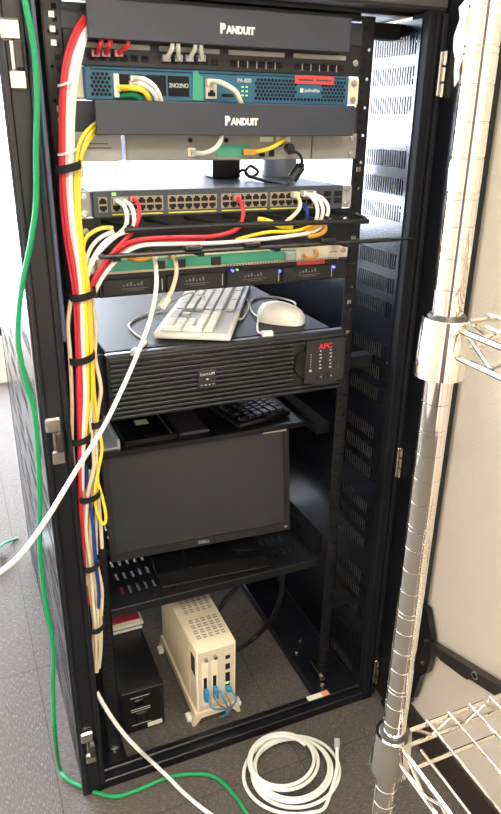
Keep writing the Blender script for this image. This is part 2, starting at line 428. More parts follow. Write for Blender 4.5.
# ------------------------------------------------------------------ finger-duct covers
def duct(label, z0, z1, yf, x0, x1, tx):
    t = Thing('cable_duct', label, 'cable duct', ((x0+x1)/2, 0, z0))
    P = MB().box(x0, x1, yf, yf+.003, z0, z1, .001).box(x0, x1, yf+.002, yf+.014, z1-.002, z1).box(x0, x1, yf+.002, yf+.014, z0, z0+.002)
    t.part('cover', P, 'duct')
    P = MB().box(-.2435, .2435, -.003, -.0005, z0+.001, z1-.001)
    for i in range(14):
        x = -.2+i*.0307; P.box(x-.004, x+.004, yf+.012, -.002, z1-.006, z1-.003); P.box(x-.004, x+.004, yf+.012, -.002, z0+.003, z0+.006)
    t.part('duct_base', P, 'duct')
    zc = (z0+z1)/2-.002; tx += .003
    t.text('brand_lettering', 'P', tx, tx+.0085, zc-.0068, zc+.0068, yf, 'lettering', bold=.06)
    t.text('brand_lettering', 'ANDUIT', tx+.009, tx+.055, zc-.0065, zc+.0042, yf, 'lettering', bold=.06)
    return t
d1 = duct('black cable duct cover at the very top with white brand lettering', 1.399, 1.4475, -.046, -.216, .197, -.026)
d2 = duct('black cable duct cover below the teal firewall with white brand lettering', 1.276, 1.322, -.05, -.214, .211, -.020)

# ------------------------------------------------------------------ patch panel
t = Thing('patch_panel', 'black patch panel with grey label strips under the top duct cover', 'patch panel', (0, 0, 1.3685))
t.part('face', MB().box(-.2435, .2435, -.006, -.0005, 1.3675, 1.4135, .001).box(-.22, .22, -.0005, .03, 1.37, 1.398), 'blk')
pp_port = MB().box(-.0055, .0055, -.0008, .0006, -.0045, .0045).mesh('port')
pp_tick = MB().box(-.0005, .0005, -.0009, .0006, -.006, .004).mesh('port_tick')
for g in range(4):
    x0 = (-.215, -.1055, .005, .1165)[g]
    t.part('label_strip', MB().box(x0, x0+.096, -.009, -.0058, 1.3905, 1.3975, .0008), 'strip')
    for k in range(6):
        x = x0+.009+k*.0158
        t.put('port', pp_port, 'hole', Vector((x, -.006, 1.379))-t.loc)
        if k and g > 1: t.put('port_divider', pp_tick, 'dashw', Vector((x-.0079, -.006, 1.379))-t.loc)
screws(t, (1.388,))

# ------------------------------------------------------------------ firewall
t = Thing('firewall_appliance', 'teal blue rack firewall with hexagon vents and coloured cables plugged in', 'firewall', (0, 0, 1.324))
t.part('chassis', MB().box(-.219, .219, -.012, .12, 1.3225, 1.3670, .0015), 'teal')
ears(t, 1.3245, 1.365, 'ivory', .2195)
def hexes(x0, x1, z0, z1, r, y, skip=None):
    P = MB(); dz = r*1.62; dx = r*1.9; j = 0; z = z0+r
    while z < z1-r*.6:
        x = x0+r+(dx/2 if j % 2 else 0)
        while x < x1-r*.7:
            if not (skip and skip(x, z)): P.prism([(x+r*.80*math.sin(PI/3*k), z+r*.80*math.cos(PI/3*k)) for k in range(6)], y-.0004, y+.0004)
            x += dx
        z += dz; j += 1
    return P
t.part('hex_vent', hexes(-.2115, -.178, 1.327, 1.363, .0033, -.0122), 'hole')
lg = lambda x, z: 1.335 < z < 1.352 and .122 < x < .167
t.part('hex_vent', hexes(.047, .214, 1.327, 1.36, .0033, -.0122, lg), 'hole')
t.part('top_vent', hexes(-.21, .214, 1.3615, 1.3668, .0017, -.0122), 'hole')
for x0, x1 in ((-.1676, -.151), (-.148, -.132), (-.128, -.0975), (-.0944, -.0612)):
    t.part('port_bank', MB().box(x0, x1, -.0128, -.0115, 1.330, 1.358), 'hole')
t.text('port_lettering', '2NO2NO', -.093, -.0625, 1.342, 1.348, -.0128, 'lettering')
t.part('console_port', MB().box(-.0353, -.0173, -.0165, -.0115, 1.3275, 1.356, .001), 'beige')
t.part('port_opening', MB().prism([(x-.0373, z) for x, z in ((.005, 1.331), (.017, 1.331), (.017, 1.337), (.014, 1.337), (.014, 1.340), (.008, 1.340), (.008, 1.337), (.005, 1.337))], -.0172, -.016), 'hole')
t.part('usb_slot', MB().box(-.008, .012, -.0128, -.0115, 1.331, 1.3355), 'hole')
t.text('model_lettering', 'PA-820', .0186, .0415, 1.3525, 1.358, -.012, 'lettering')
for x in (.027, .034):
    for z in (1.334, 1.340, 1.346): t.part('indicator', MB().box(x-.0015, x+.0015, -.0128, -.0118, z-.001, z+.001), 'gled')
pl = t.part('logo_plate', MB().box(.1255, .165, -.0132, -.0115, 1.337, 1.350, .0005), 'teal')
t.text('brand_lettering', 'paloalto', .136, .163, 1.340, 1.347, -.0132, 'lettering', parent=pl)
t.part('brand_mark', MB().box(.1275, .1335, -.0138, -.013, 1.3405, 1.347, .0008), 'lettering', parent=pl)
t.part('green_tape', MB().prism([(-.0564, 1.3255), (-.0386, 1.3245), (-.0385, 1.357), (-.045, 1.361), (-.0465, 1.3665), (-.0545, 1.365)], -.0136, -.0122), 'greentape', 'green label tape strip')
rl = t.part('red_label', MB().box(.1176, .1893, -.0138, -.0122, 1.3535, 1.366), 'redtape', 'red label tape at top right')
t.part('label_print', MB().box(.124, .15, -.0142, -.0136, 1.358, 1.3605).box(.156, .184, -.0142, -.0136, 1.358, 1.3605), 'dash', parent=rl)
t.part('white_handle', MB().box(-.1775, -.1695, -.018, -.0115, 1.326, 1.358, .001), 'white', 'white upright tag left of the ports')
screws(t, (1.332, 1.357))

# ------------------------------------------------------------------ grey converter shelf unit
t = Thing('media_converter', 'grey rack device below the second duct cover with green label tape', 'network device', (0, 0, 1.238))
t.part('body', MB().box(-.164, .1535, -.012, .10, 1.238, 1.279, .0015), 'grey')
t.part('left_plate', MB().box(-.2435, -.169, -.009, -.0005, 1.238, 1.279, .001), 'lgrey', 'pale blank plate with faint print')
t.part('right_plate', MB().box(.157, .2435, -.009, -.0005, 1.238, 1.279, .001), 'grey', 'greenish grey blank plate')
t.part('plate_print', MB().box(-.225, -.19, -.0096, -.0085, 1.262, 1.2635).box(-.225, -.185, -.0096, -.0085, 1.256, 1.2575), 'dash')
t.part('label_tape', MB().box(-.0179, .0358, -.0135, -.0115, 1.2435, 1.262, .0004), 'greentape', 'green label tape')
t.part('network_port', MB().box(-.0665, -.0516, -.014, -.0115, 1.243, 1.258, .001), 'nickel')
t.part('power_inlet', MB().cyl((.110, -.012, 1.256), (.110, -.022, 1.256), .0075), 'blk')
for x in (.0625, .0797): t.part('port', MB().box(x-.005, x+.005, -.0128, -.0115, 1.243, 1.254), 'hole')
t.part('paper_tag', MB().box(.0586, .0819, -.0128, -.0115, 1.266, 1.2735), 'paper')
t.part('paper_tag', MB().box(.0874, .113, -.0128, -.0115, 1.266, 1.2735), 'paper')
for x, z in ((-.0612, 1.268), (-.0008, 1.268), (.094, 1.262)): t.part('knob', MB().cyl((x, -.011, z), (x, -.0145, z), .0035), 'hole')
for z in (1.246, 1.272): t.put('screw', scr_me, 'screw', Vector((.2325, -.009, z))-t.loc)

# ------------------------------------------------------------------ 48-port switch
t = Thing('network_switch', 'slate grey 48-port network switch in the upper middle of the rack', 'network switch', (0, 0, 1.1545))
t.part('chassis', MB().box(-.2205, .2205, -.002, .255, 1.1548, 1.1945, .001), 'swtop')
t.part('face', MB().box(-.2205, .2205, -.014, -.002, 1.1545, 1.195, .002), 'sw')
ears(t, 1.156, 1.194, 'lgrey', .221)
def Tpoly(s): return [(-.0056, s*-.0042), (.0056, s*-.0042), (.0056, s*.0014), (.0031, s*.0014), (.0031, s*.0042), (-.0031, s*.0042), (-.0031, s*.0014), (-.0056, s*.0014)]
pu = MB().prism(Tpoly(1), -.0006, .0008).mesh('network_port'); pd = MB().prism(Tpoly(-1), -.0006, .0008).mesh('network_port')
P = MB().box(-.2117, -.1978, -.0148, -.0135, 1.1635, 1.1865); t.part('management_ports', P, 'tan')
t.put('network_port', pu, 'hole', Vector((-.2047, -.0148, 1.1805))-t.loc); t.put('network_port', pd, 'hole', Vector((-.2047, -.0148, 1.169))-t.loc)
for g in range(4):
    x0 = (-.191, -.1, -.009, .0795)[g]
    t.part('port_block', MB().box(x0-.0012, x0+.0822, -.0148, -.0135, 1.1635, 1.1865, .0004), 'tan')
    t.part('port_legend', MB().box(x0, x0+.081, -.0146, -.0135, 1.1588, 1.1608), 'yline')
    t.part('group_label', MB().box(x0+.004, x0+.036, -.0146, -.0135, 1.1893, 1.1913).box(x0+.046, x0+.078, -.0146, -.0135, 1.1893, 1.1913), 'dash')
    for k in range(6):
        x = x0+.0068+k*.0135
        t.put('network_port', pu, 'hole', Vector((x, -.0148, 1.1805))-t.loc); t.put('network_port', pd, 'hole', Vector((x, -.0148, 1.169))-t.loc)
for x in (.188, .2095):
    for z in (1.170, 1.1815): t.part('uplink_slot', MB().box(x-.007, x+.007, -.0148, -.0135, z-.0045, z+.0045), 'hole')
t.part('status_label', MB().box(-.190, -.1835, -.0146, -.0135, 1.1885, 1.1925), 'gled', 'small yellow-green status patch')
screws(t, (1.162, 1.188))

# ------------------------------------------------------------------ cable manager with two bars
t = Thing('cable_manager', 'black cable manager with two horizontal bars and slanted hooks under the switch', 'cable manager', (0, 0, 1.093))
t.part('back_plate', MB().box(-.2435, .2435, -.003, -.0005, 1.093, 1.1543, .001), 'blkm')
t.part('upper_bar', MB().tube(spline([(-.185, -.066, 1.143), (-.05, -.066, 1.1435), (.1, -.066, 1.142), (.243, -.066, 1.139)]), .0042), 'blk')
P = MB().box(-.228, .285, -.078, -.064, 1.1035, 1.1095, .002)
P.prism([(.285, 1.1035), (.338, 1.1055), (.285, 1.1095)], -.076, -.066); t.part('lower_bar', P, 'blk')
for i in range(7):
    x = -.17+i*.068
    P = MB().tube(spline([(x-.035, -.003, 1.149), (x-.02, -.03, 1.149), (x-.004, -.06, 1.146), (x, -.066, 1.142)]), .0035, seg=6)
    t.part('hook', P, 'blk')
for i in range(4):
    x = -.2+i*.135
    t.part('arm', MB().box(x-.006, x+.006, -.068, -.003, 1.097, 1.1045, .001), 'blk')
for x in (-.08, .02, .16): t.part('clip', MB().box(x-.014, x+.014, -.0795, -.066, 1.1095, 1.1155, .001), 'blk')
screws(t, (1.135,))

# ------------------------------------------------------------------ beige fibre tray
t = Thing('fibre_tray', 'beige rack tray with long green label strip above the black disk unit', 'patch tray', (0, 0, 1.0665))
t.part('body', MB().box(-.2205, .2205, -.012, .13, 1.0665, 1.0915, .001), 'beige'); ears(t, 1.067, 1.091, 'beige', .221)
t.part('label_strip', MB().box(-.2066, .1307, -.0136, -.0118, 1.071, 1.0885, .0004), 'greentape', 'long green label strip')
P = MB()
for i in range(40): P.cyl((.0+i*.0055, -.0115, 1.0685), (.0+i*.0055, -.013, 1.0685), .0012, seg=6)
t.part('rivet_row', P, 'dash')
t.part('clear_plug', MB().box(.105, .125, -.03, -.012, 1.072, 1.087, .002), 'clear')
for x in (-.118, -.083, -.02): t.part('socket', MB().box(x-.009, x+.009, -.016, -.0115, 1.0705, 1.085, .001), 'blk')
P = MB().tube(spline([(.1447, -.016, 1.080), (.150, -.02, 1.073), (.160, -.022, 1.073), (.171, -.02, 1.079), (.168, -.016, 1.086)]), .0028); t.part('yellow_loop', P, 'gold', 'amber cable loop')
t.part('print', MB().box(.2, .216, -.0126, -.0115, 1.079, 1.080), 'dash')
screws(t, (1.08,))

# ------------------------------------------------------------------ black disk unit
t = Thing('storage_server', 'black rack disk unit with blue lights under the beige tray', 'server', (0, 0, 1.0275))
t.part('chassis', MB().box(-.2185, .2185, -.004, .13, 1.0275, 1.0655, .001), 'blkm'); ears(t, 1.028, 1.065, 'blkm', .219)
for i in range(4):
    x0 = -.213+i*.1075
    by = t.part('drive_bay', MB().box(x0, x0+.1, -.009, -.0035, 1.0305, 1.057, .001), 'blk')
    P = MB()
    for k in range(6): P.box(x0+.033+k*.006, x0+.036+k*.006, -.0095, -.0088, 1.045, 1.045+.002*(1+(k*7) % 3))
    P.box(x0+.03, x0+.075, -.0095, -.0088, 1.0405, 1.0412); P.box(x0+.04, x0+.068, -.0095, -.0088, 1.0375, 1.0382)
    t.part('bay_print', P, 'strip_dim', parent=by)
    t.part('bay_edge', MB().box(x0+.0985, x0+.0995, -.0096, -.0088, 1.034, 1.053), 'dashw', parent=by)
for x, z in ((.013, 1.0575), (.103, 1.051), (.213, 1.051)): t.part('indicator', MB().cyl((x, -.0035, z), (x, -.0105, z), .0022), 'led', 'blue light')
t.part('green_indicator', MB().cyl((.022, -.0035, 1.0585), (.022, -.0095, 1.0585), .0015), 'gled')
t.part('red_label', MB().box(.138, .195, -.0055, -.0035, 1.058, 1.0665), 'redtape', 'red label on top edge')

# ------------------------------------------------------------------ UPS
UZ0, UZ1, UY = .815, .935, -.032
t = Thing('rack_battery_backup', 'big black rack power backup unit with ribbed front, keyboard on its top', 'power backup unit', (0, 0, UZ0))
t.part('case', MB().box(-.2165, .2165, -.004, .56, UZ0+.002, UZ1, .002), 'upsm'); ears(t, UZ0+.004, UZ1-.004, 'blkm', .2165)
P = MB().box(-.2195, .238, UY+.0075, -.004, UZ0, UZ1-.001, .004, 2)
nr = 13; hgt = (UZ1-UZ0-.008)/nr
for i in range(nr):
    z = UZ0+.004+i*hgt
    xr = .127 if 2 <= i <= 10 else .233
    P.box(-.216, xr, UY, UY+.008, z+.0014, z+hgt-.0024, .0012)
t.part('bezel', P, 'ups')
cz = (UZ0+UZ1)/2+.002
poly = [(.150, cz+.046), (.232, cz+.046), (.233, cz-.03)]+[(.232-.084*k/8, cz-.036-.009*math.sin(PI*k/8)) for k in range(0, 9)]
poly += [(.148, cz-.026)]
pan = t.part('control_panel', MB().prism(poly, UY-.004, UY+.007), 'ups')
arc = [(.150, cz+.027)]+[(.150-.021*math.sin(PI*k/10), cz+.027*math.cos(PI*k/10)) for k in range(1, 10)]+[(.150, cz-.027)]
t.part('finger_notch', MB().prism(arc, UY-.001, UY+.006), 'hole')
for i, ch in enumerate('APC'): pass
t.text('brand_lettering', 'APC', .175, .2045, cz+.028, cz+.038, UY-.004, 'apc', bold=.02, parent=pan)
for x, n0 in ((.180, 6), (.2015, 6)):
    P = MB()
    for k in range(n0):
        z = cz+.024-k*.0068
        P.box(x-(.0012+.001*(k % 2)), x+(.0012+.001*(k % 3)), UY-.0045, UY-.0035, z-.0013, z+.0013)
    t.part('panel_print', P, 'dashw', parent=pan)
    t.part('button', MB().cyl((x, UY-.0035, cz-.026), (x, UY-.0075, cz-.026), .0062, .0048, 16), 'ups', parent=pan)
    t.part('button_mark', MB().box(x+.001, x+.003, UY-.008, UY-.0072, cz-.028, cz-.0255), 'silver', parent=pan)
for x, z0 in ((.160, cz-.013), (.2205, cz-.012)):
    P = MB().box(x-.0025, x+.0025, UY-.0045, UY-.0035, z0-.002, z0+.002)
    for k in range(6): P.box(x-.0006, x+.0006, UY-.0045, UY-.0035, z0+.006+k*.005, z0+.008+k*.005)
    t.part('panel_print', P, 'dashw' if x < .21 else 'dash', parent=pan)
nm = t.part('name_plate', MB().box(-.062, -.028, UY-.0025, UY+.006, cz-.020, cz+.014, .001), 'ups')
t.text('model_lettering', 'Smart-UPS', -.059, -.031, cz+.005, cz+.010, UY-.0025, 'dashw', parent=nm)
P = MB().box(-.047, -.043, UY-.003, UY-.002, cz-.004, cz-.001)
for k in range(4): P.cyl((-.056+k*.0075, UY-.002, cz-.013), (-.056+k*.0075, UY-.0032, cz-.013), .0012, seg=8)
t.part('plate_print', P, 'dashw', parent=nm)

# ------------------------------------------------------------------ white keyboard on the UPS
def keyboard(label, loc, rotz, body, keym, gapm, L, Wd, deck):
    t = Thing('computer_keyboard', label, 'keyboard', loc, rotz)
    P = MB().box(-L/2, L/2, -Wd/2, Wd/2, .002, .014, .004, 2); t.part('body', P, body, local=True)
    t.part('key_well', MB().box(-L/2+.008, L/2-.008, -Wd/2+.01, Wd/2-.008, .0135, .0146), gapm, local=True)
    for x in (-L/2+.04, L/2-.04):
        for y in (-Wd/2+.015, Wd/2-.015): t.part('foot', MB().cyl((x, y, 0), (x, y, .003), .006), 'blk', local=True)
    cache = {}
    def key(x, y, w, h):
        k = (round(w, 4), round(h, 4))
        if k not in cache:
            P = MB(); a, b = w/2-.0012, h/2-.0012
            v0 = [P.bm.verts.new((sx*a, sy_*b, 0)) for sx, sy_ in ((-1, -1), (1, -1), (1, 1), (-1, 1))]
            v1 = [P.bm.verts.new((sx*(a-.0018), sy_*(b-.0018)+.0005, .0062)) for sx, sy_ in ((-1, -1), (1, -1), (1, 1), (-1, 1))]
            P.bm.faces.new(v1); P.bm.faces.new(v0[::-1])
            for i in range(4): P.bm.faces.new((v0[i], v0[(i+1) % 4], v1[(i+1) % 4], v1[i]))
            cache[k] = P.mesh('key')
        t.put('key', cache[k], keym, (x, y, .0142))
    x0 = -L/2+.010; u = (L-.020)/22.6; yb = -Wd/2+.0105; h = (Wd-.020)/6.2
    rows = [[1.25, 1.25, 1.25, 6.25, 1.25, 1.25, 1.25, 1.25], [2.25]+[1]*10+[2.75], [1.75]+[1]*11+[2.25], [1.5]+[1]*12+[1.5], [1]*13+[2]]
    for r, row in enumerate(rows):
        x = x0
        for w in row: key(x+w*u/2, yb+(r+.5)*h, w*u, h); x += w*u
    y6 = yb+5.7*h
    for i in range(13): key(x0+(i+.5+(.9 if i else 0)+.45*((i-1)//4 if i else 0))*u*.985, y6, u, h)
    for i in range(3):
        for j in (3, 4): key(x0+(15.35+i+.5)*u, yb+(j+.5)*h, u, h)
        key(x0+(15.35+i+.5)*u, yb+.5*h, u, h)
    key(x0+16.85*u, yb+1.5*h, u, h)
    for i in range(4):
        for j in range(5):
            if i == 3 and j in (0, 2): continue
            if i == 3 and j in (1, 3): key(x0+22.1*u, yb+j*h, u, 2*h)
            else: key(x0+(18.6+i+.5)*u, yb+(j+.5)*h, u, h)
    return t
th = math.radians(28)
kc = Vector((-.060, .003, 0))+Vector((math.sin(th), math.cos(th), 0))*.216
kb = keyboard('white full-size computer keyboard lying aslant on the ribbed power backup', (kc.x, kc.y, UZ1), math.atan2(-math.cos(th), -math.sin(th)), 'white', 'key', 'kbgap', .432, .138, 0)

# mouse
mo = Thing('computer_mouse', 'white wired mouse on the right end of the power backup', 'mouse', (.143, .062, UZ1), math.radians(-44))
P = MB(); L, Wm, Hm = .047, .029, .039; rings = []
for i in range(11):
    a = -PI/2+PI*i/10; x = L*math.sin(a); w = Wm*max(.05, math.cos(a))**.55; h = Hm*max(.03, math.cos(a*.97))**.6*(1-.12*math.sin(a))
    rings.append([P.bm.verts.new((x, w*math.cos(b), .001+(h*math.sin(b)**.8 if math.sin(b) > 0 else 0))) for b in [PI*k/10 for k in range(11)]])
for A, B in zip(rings, rings[1:]):
    for k in range(10):
        f = P.bm.faces.new((A[k], A[k+1], B[k+1], B[k])); f.smooth = True
    P.bm.faces.new((A[0], B[0], B[10], A[10]))
P.bm.faces.new(rings[0]); P.bm.faces.new(rings[-1][::-1])
mo.part('shell', P, 'white', local=True)
mo.part('base', MB().lathe([(.001, 0), (.026, 0), (.026, .0015), (.001, .0015)]), 'kbgap', local=True)
mo.part('button_seam', MB().box(-.040, -.012, -.0006, .0006, .02, .035), 'kbgap', local=True)

# ------------------------------------------------------------------ middle shelf (behind and above the monitor) and what lies on it
sz = .688
sh = Thing('rack_shelf', 'black rack shelf between the power backup and the monitor top', 'shelf', (0, .3, sz-.012))
sh.part('shelf_plate', MB().box(-.236, .236, .112, .56, sz-.003, sz), 'blkm')
sh.part('front_lip', MB().box(-.236, .236, .110, .114, sz-.012, sz, .0008), 'blkm')
for s in (-1, 1): sh.part('side_flange', MB().box(min(s*.236, s*.2665), max(s*.236, s*.2665), .06, .56, sz-.012, sz+.012, .001), 'matte')
keyboard('black computer keyboard on the shelf behind the monitor top', (.112, .312, sz), math.radians(101), 'blk', 'key_blk', 'hole', .37, .138, 0)
K['edge'] = mat('grey_edge', (90, 92, 98), .35, .4)
t = Thing('flat_device', 'flat black box with a white label behind the monitor, left side', 'network device', (-.11, .22, sz))
t.part('case', MB().box(-.168, -.055, .122, .36, sz, sz+.016, .002), 'gloss'); t.part('paper_label', MB().box(-.125, -.098, .188, .212, sz+.0158, sz+.0165), 'paper')
t.part('trim_edge', MB().box(-.07, -.066, .125, .355, sz+.0155, sz+.0175), 'edge')
single('metal_plate', MB().box(-.048, .018, .135, .40, sz, sz+.006, .001), 'edge', 'grey metal plate beside the flat black box', 'plate')
single('metal_bracket', MB().box(-.222, -.175, .125, .35, sz, sz+.004).box(-.180, -.175, .125, .35, sz+.004, sz+.02), 'alu', 'small aluminium bracket at left end of the shelf', 'bracket')

# ------------------------------------------------------------------ monitor and its tray
tz = .385
t = Thing('rack_tray', 'black perforated pull-out tray under the monitor', 'tray', (0, .3, tz-.02))
xs = [-.236]+u_edges(-.205, 5, .017, .006)+u_edges(.10, 7, .017, .006)+[.236]; ys = [.02]+u_edges(.06, 9, .05, .026)+[.56]
t.part('tray_plate', MB().plate(xs, ys, lambda i, j: i % 2 == 1 and j % 2 == 1, -.002, lambda u, v, q: (u, v, tz+q)), 'blkm')
t.part('front_lip', MB().box(-.236, .236, .018, .021, tz-.02, tz, .0008), 'blkm')
for s in (-1, 1): t.part('side_flange', MB().box(min(s*.236, s*.2665), max(s*.236, s*.2665), .06, .56, tz-.02, tz+.03, .001), 'matte')
my = -.064; tilt = .124
mt = Thing('computer_monitor', 'black flat computer monitor switched off on a tray in the rack', 'monitor', (-.004, .14, tz), my)
mz = .551-tz
def tm(q):
    x, y, z = q; a = z
    return Vector((x, -.016+y*math.cos(tilt)+a*math.sin(tilt), mz+a*math.cos(tilt)-y*math.sin(tilt)))
def tilted(P):
    for v in P.bm.verts: v.co = tm(v.co)
    return P
mw, mh = .2055, .126
mt.part('housing', tilted(MB().box(-mw, mw, .006, .03, -mh, mh, .006, 2).box(-.12, .12, .03, .055, -.08, .08, .01)), 'bezel', local=True)
P = MB(); P.plate([-mw, -mw+.013, mw-.013, mw], [-mh, -mh+.018, mh-.012, mh], lambda i, j: i == 1 and j == 1, .01, lambda u, v, q: (u, q-.001, v))
mt.part('bezel', tilted(P), 'bezel', local=True)
mt.part('screen', tilted(MB().box(-mw+.012, mw-.012, .002, .007, -mh+.017, mh-.011)), 'scr', local=True)
mt.text('brand_lettering', 'DELL', -.013, .013, -mh+.006, -mh+.0125, -.001, 'silver', local=True, tr=tm, bold=.02)
mt.part('paper_label', tilted(MB().box(mw-.062, mw-.006, -.0022, -.001, mh-.011, mh-.003)), 'paper', local=True)
mt.part('power_button', tilted(MB().box(mw-.014, mw-.008, -.0022, -.001, -mh+.007, -mh+.011)), 'silver', local=True)
mt.part('neck', MB().box(-.035, .035, .055, .075, .004, .18, .004), 'blk', local=True)
mt.part('stand_base', MB().box(-.115, .13, -.105, .10, 0, .009, .003, 2), 'gloss', local=True)

# ------------------------------------------------------------------ ivory PC on the floor
t = Thing('desktop_computer', 'ivory slim tower computer with blue plugs on the carpet in the rack bottom', 'computer', (-.012, .15, 0))
px0, px1, pyf, pyb, pz0, pz1 = -.060, .036, .022, .30, .030, .214
t.part('case', MB().box(px0, px1, pyf, pyb, pz0, pz1, .003, 2), 'ivory')
P = MB()
for i in range(40):
    y = pyf+.045+i*.0058; P.box(px0-.0012, px0+.001, y, y+.003, pz0+.015, pz1-.008)
t.part('side_ribs', P, 'ivory2')
for b0, b1 in ((0, 4), (5, 12)):
    P = MB()
    for a in range(5):
        for b in range(b0, b1):
            x = px0+.016+a*.0150; y = pyf+.035+b*.0185; P.box(x, x+.0095, y, y+.0042, pz1-.001, pz1+.0004); P.box(x, x+.0095, y+.0075, y+.0117, pz1-.001, pz1+.0004)
    t.part('top_vent', P, 'kbgap')
P = MB()
P.prism([(px0-.012, 0), (px0-.004, .0), (px0+.010, .018), (px1-.010, .018), (px1+.004, 0), (px1+.012, 0), (px1+.004, .034), (px0-.004, .034)], pyf-.004, pyf+.012)
P.prism([(px0-.012, 0), (px0-.004, .0), (px0+.010, .018), (px1-.010, .018), (px1+.004, 0), (px1+.012, 0), (px1+.004, .034), (px0-.004, .034)], pyb-.012, pyb+.004)
P.box(px0-.006, px0, pyf, pyb, .012, .036, .001).box(px1, px1+.006, pyf, pyb, .012, .036, .001)
t.part('stand', P, 'ivory2')
for x, y in ((px0-.02, pyf+.01), (px1+.006, pyf+.01), (px0-.02, pyb-.03)): t.part('foot_clip', MB().box(x, x+.014, y, y+.022, 0, .012, .002), 'white')
P = MB().box(px0+.005, px1-.005, pyf-.002, pyf+.001, pz0+.006, pz1-.006, .0008); t.part('front_plate', P, 'beige')
for x in (-.040, -.0175): 
    t.part('card_slot', MB().box(x-.0075, x+.0075, pyf-.0035, pyf-.001, .05, .178, .0006), 'ivory')
    t.part('card_connector', MB().box(x-.004, x+.004, pyf-.0055, pyf-.003, .078, .135, .001), 'hole')
    t.part('plug', MB().box(x-.0055, x+.0055, pyf-.018, pyf-.0035, .074, .106, .002), 'bluec', 'blue connector plug')
    t.part('knob', MB().cyl((x+.002, pyf-.002, .188), (x+.002, pyf-.009, .188), .0045), 'nickel')
t.part('port_column', MB().box(.006, .024, pyf-.0032, pyf-.001, .072, .190, .0006), 'beige')
for z0, z1 in ((.172, .182), (.142, .158), (.105, .132), (.08, .10)): t.part('port', MB().box(.009, .020, pyf-.004, pyf-.003, z0, z1), 'hole')
t.part('network_plug', MB().box(.0085, .0205, pyf-.016, pyf-.004, .082, .094, .001), 'bluec')
t.part('indicator', MB().box(.010, .016, pyf-.0045, pyf-.003, .099, .104), 'gled')
t.part('side_label', MB().box(px0-.0016, px0-.0008, pyf+.006, pyf+.032, .14, .19), 'dash')
for i in range(5):
    z = .08+.006*(i % 3); x = -.038+.014*i
    t.part('lead', MB().tube(spline([(x, pyf-.017, z+.006), (x+.006, pyf-.032, z-.012), (-.002+.004*i, pyf-.030, .05), (.0+.002*i, pyf-.026, .03), (.006*i-.01, pyf-.012, .012)]), .0022, 6), 'copper' if i % 2 else 'bluec')

# ------------------------------------------------------------------ small black backup unit on the floor
t = Thing('small_power_unit', 'small black power unit with sockets standing left of the ivory computer', 'power unit', (-.17, .2, 0))
bx0, bx1, by0, by1, bz1 = -.228, -.128, .052, .40, .128
t.part('case', MB().box(bx0, bx1, by0, by1, .002, bz1, .004, 2), 'blk')
t.part('face', MB().box(bx0+.004, bx1-.004, by0-.0025, by0+.002, .006, bz1-.004, .001), 'blk')
P = MB().box(bx0+.03, bx0+.052, by0-.006, by0-.002, .084, .100, .002); t.part('socket', P, 'gloss')
t.part('socket', MB().box(bx0+.032, bx0+.058, by0-.006, by0-.002, .034, .062, .002), 'gloss')
t.part('socket_insert', MB().box(bx0+.036, bx0+.054, by0-.0068, by0-.0058, .038, .058, .001), 'upsm')
P = MB()
for z in (.106, .072, .066, .026): P.box(bx0+.022, bx0+.066, by0-.0032, by0-.002, z, z+.0012)
t.part('face_print', P, 'dashw')
t.part('paper_label', MB().box(bx0+.058, bx0+.092, by0-.0034, by0-.002, .010, .022), 'paper')
# books lying on it
z = bz1
for nm, m_, lab, h, dx in (('book', 'bookb', 'blue-edged book at the bottom of the stack on the small power unit', .012, 0), ('book', 'paper', 'white book in the middle of the stack on the small power unit', .010, .004), ('book', 'bookr', 'red book on top of the stack on the small power unit', .012, -.003)):
    P = MB().box(-.215+dx, -.128+dx, .24, .39, z+.0002, z+h, .001); o = Thing(nm, lab, 'book', (-.17, .31, z), group='books on the small power unit')
    o.part('cover', P, m_); o.part('pages', MB().box(-.213+dx, -.1275+dx, .2395, .388, z+.002, z+h-.002), 'paper'); z += h
# things behind the switch: black adapter, steel canister, barrel plug
single('power_adapter', MB().box(.044, .100, .17, .225, 1.195, 1.235, .003), 'blk', 'black power brick standing on the back of the switch', 'power adapter')
single('canister', MB().lathe([(.001, 0), (.035, 0), (.036, .003), (.036, .058), (.001, .058)], (.197, .208, 1.1952)), 'alu', 'round silver canister behind the converter on the switch', 'canister', loc=(.197, .208, 1.195))

# ------------------------------------------------------------------ cables
def cord_pts(pts): return spline([AY(a, b, c) for a, b, c in pts])
def plug_box(p, d, ln=.02, w=.0058, h=.0045):
    d = Vector(d).normalized(); u = d.cross(Vector((0, 0, 1)));
    u = Vector((1, 0, 0)) if u.length < .1 else u.normalized(); v = u.cross(d)
    return MB().obox(Vector(p)+d*ln/2, u, v, d, w, h, ln/2)
def cable(label, pts, r, m, group=None, start=None, end=None, name='network_cable', cat='cable', world=False):
    P = spline(pts) if world else cord_pts(pts)
    if not (start or end): return single(name, MB().tube(P, r), m, label, cat, group, loc=tuple(P[0]))
    t = Thing(name, label, cat, tuple(P[0]), group=group)
    t.part('cord', MB().tube(P, r), m)
    if start:
        t.part('plug', plug_box(P[0], P[0]-P[2]) if start[1] is None else plug_box(P[0], start[1]), start[0])
    if end: t.part('plug', plug_box(P[-1], P[-1]-P[-3]) if end[1] is None else plug_box(P[-1], end[1]), end[0])
    return t
INY = Vector((0, 1, 0))
B = []
g = 'red cables of the left bundle'; lb = 'red network cable in the strapped bundle down the left rail'
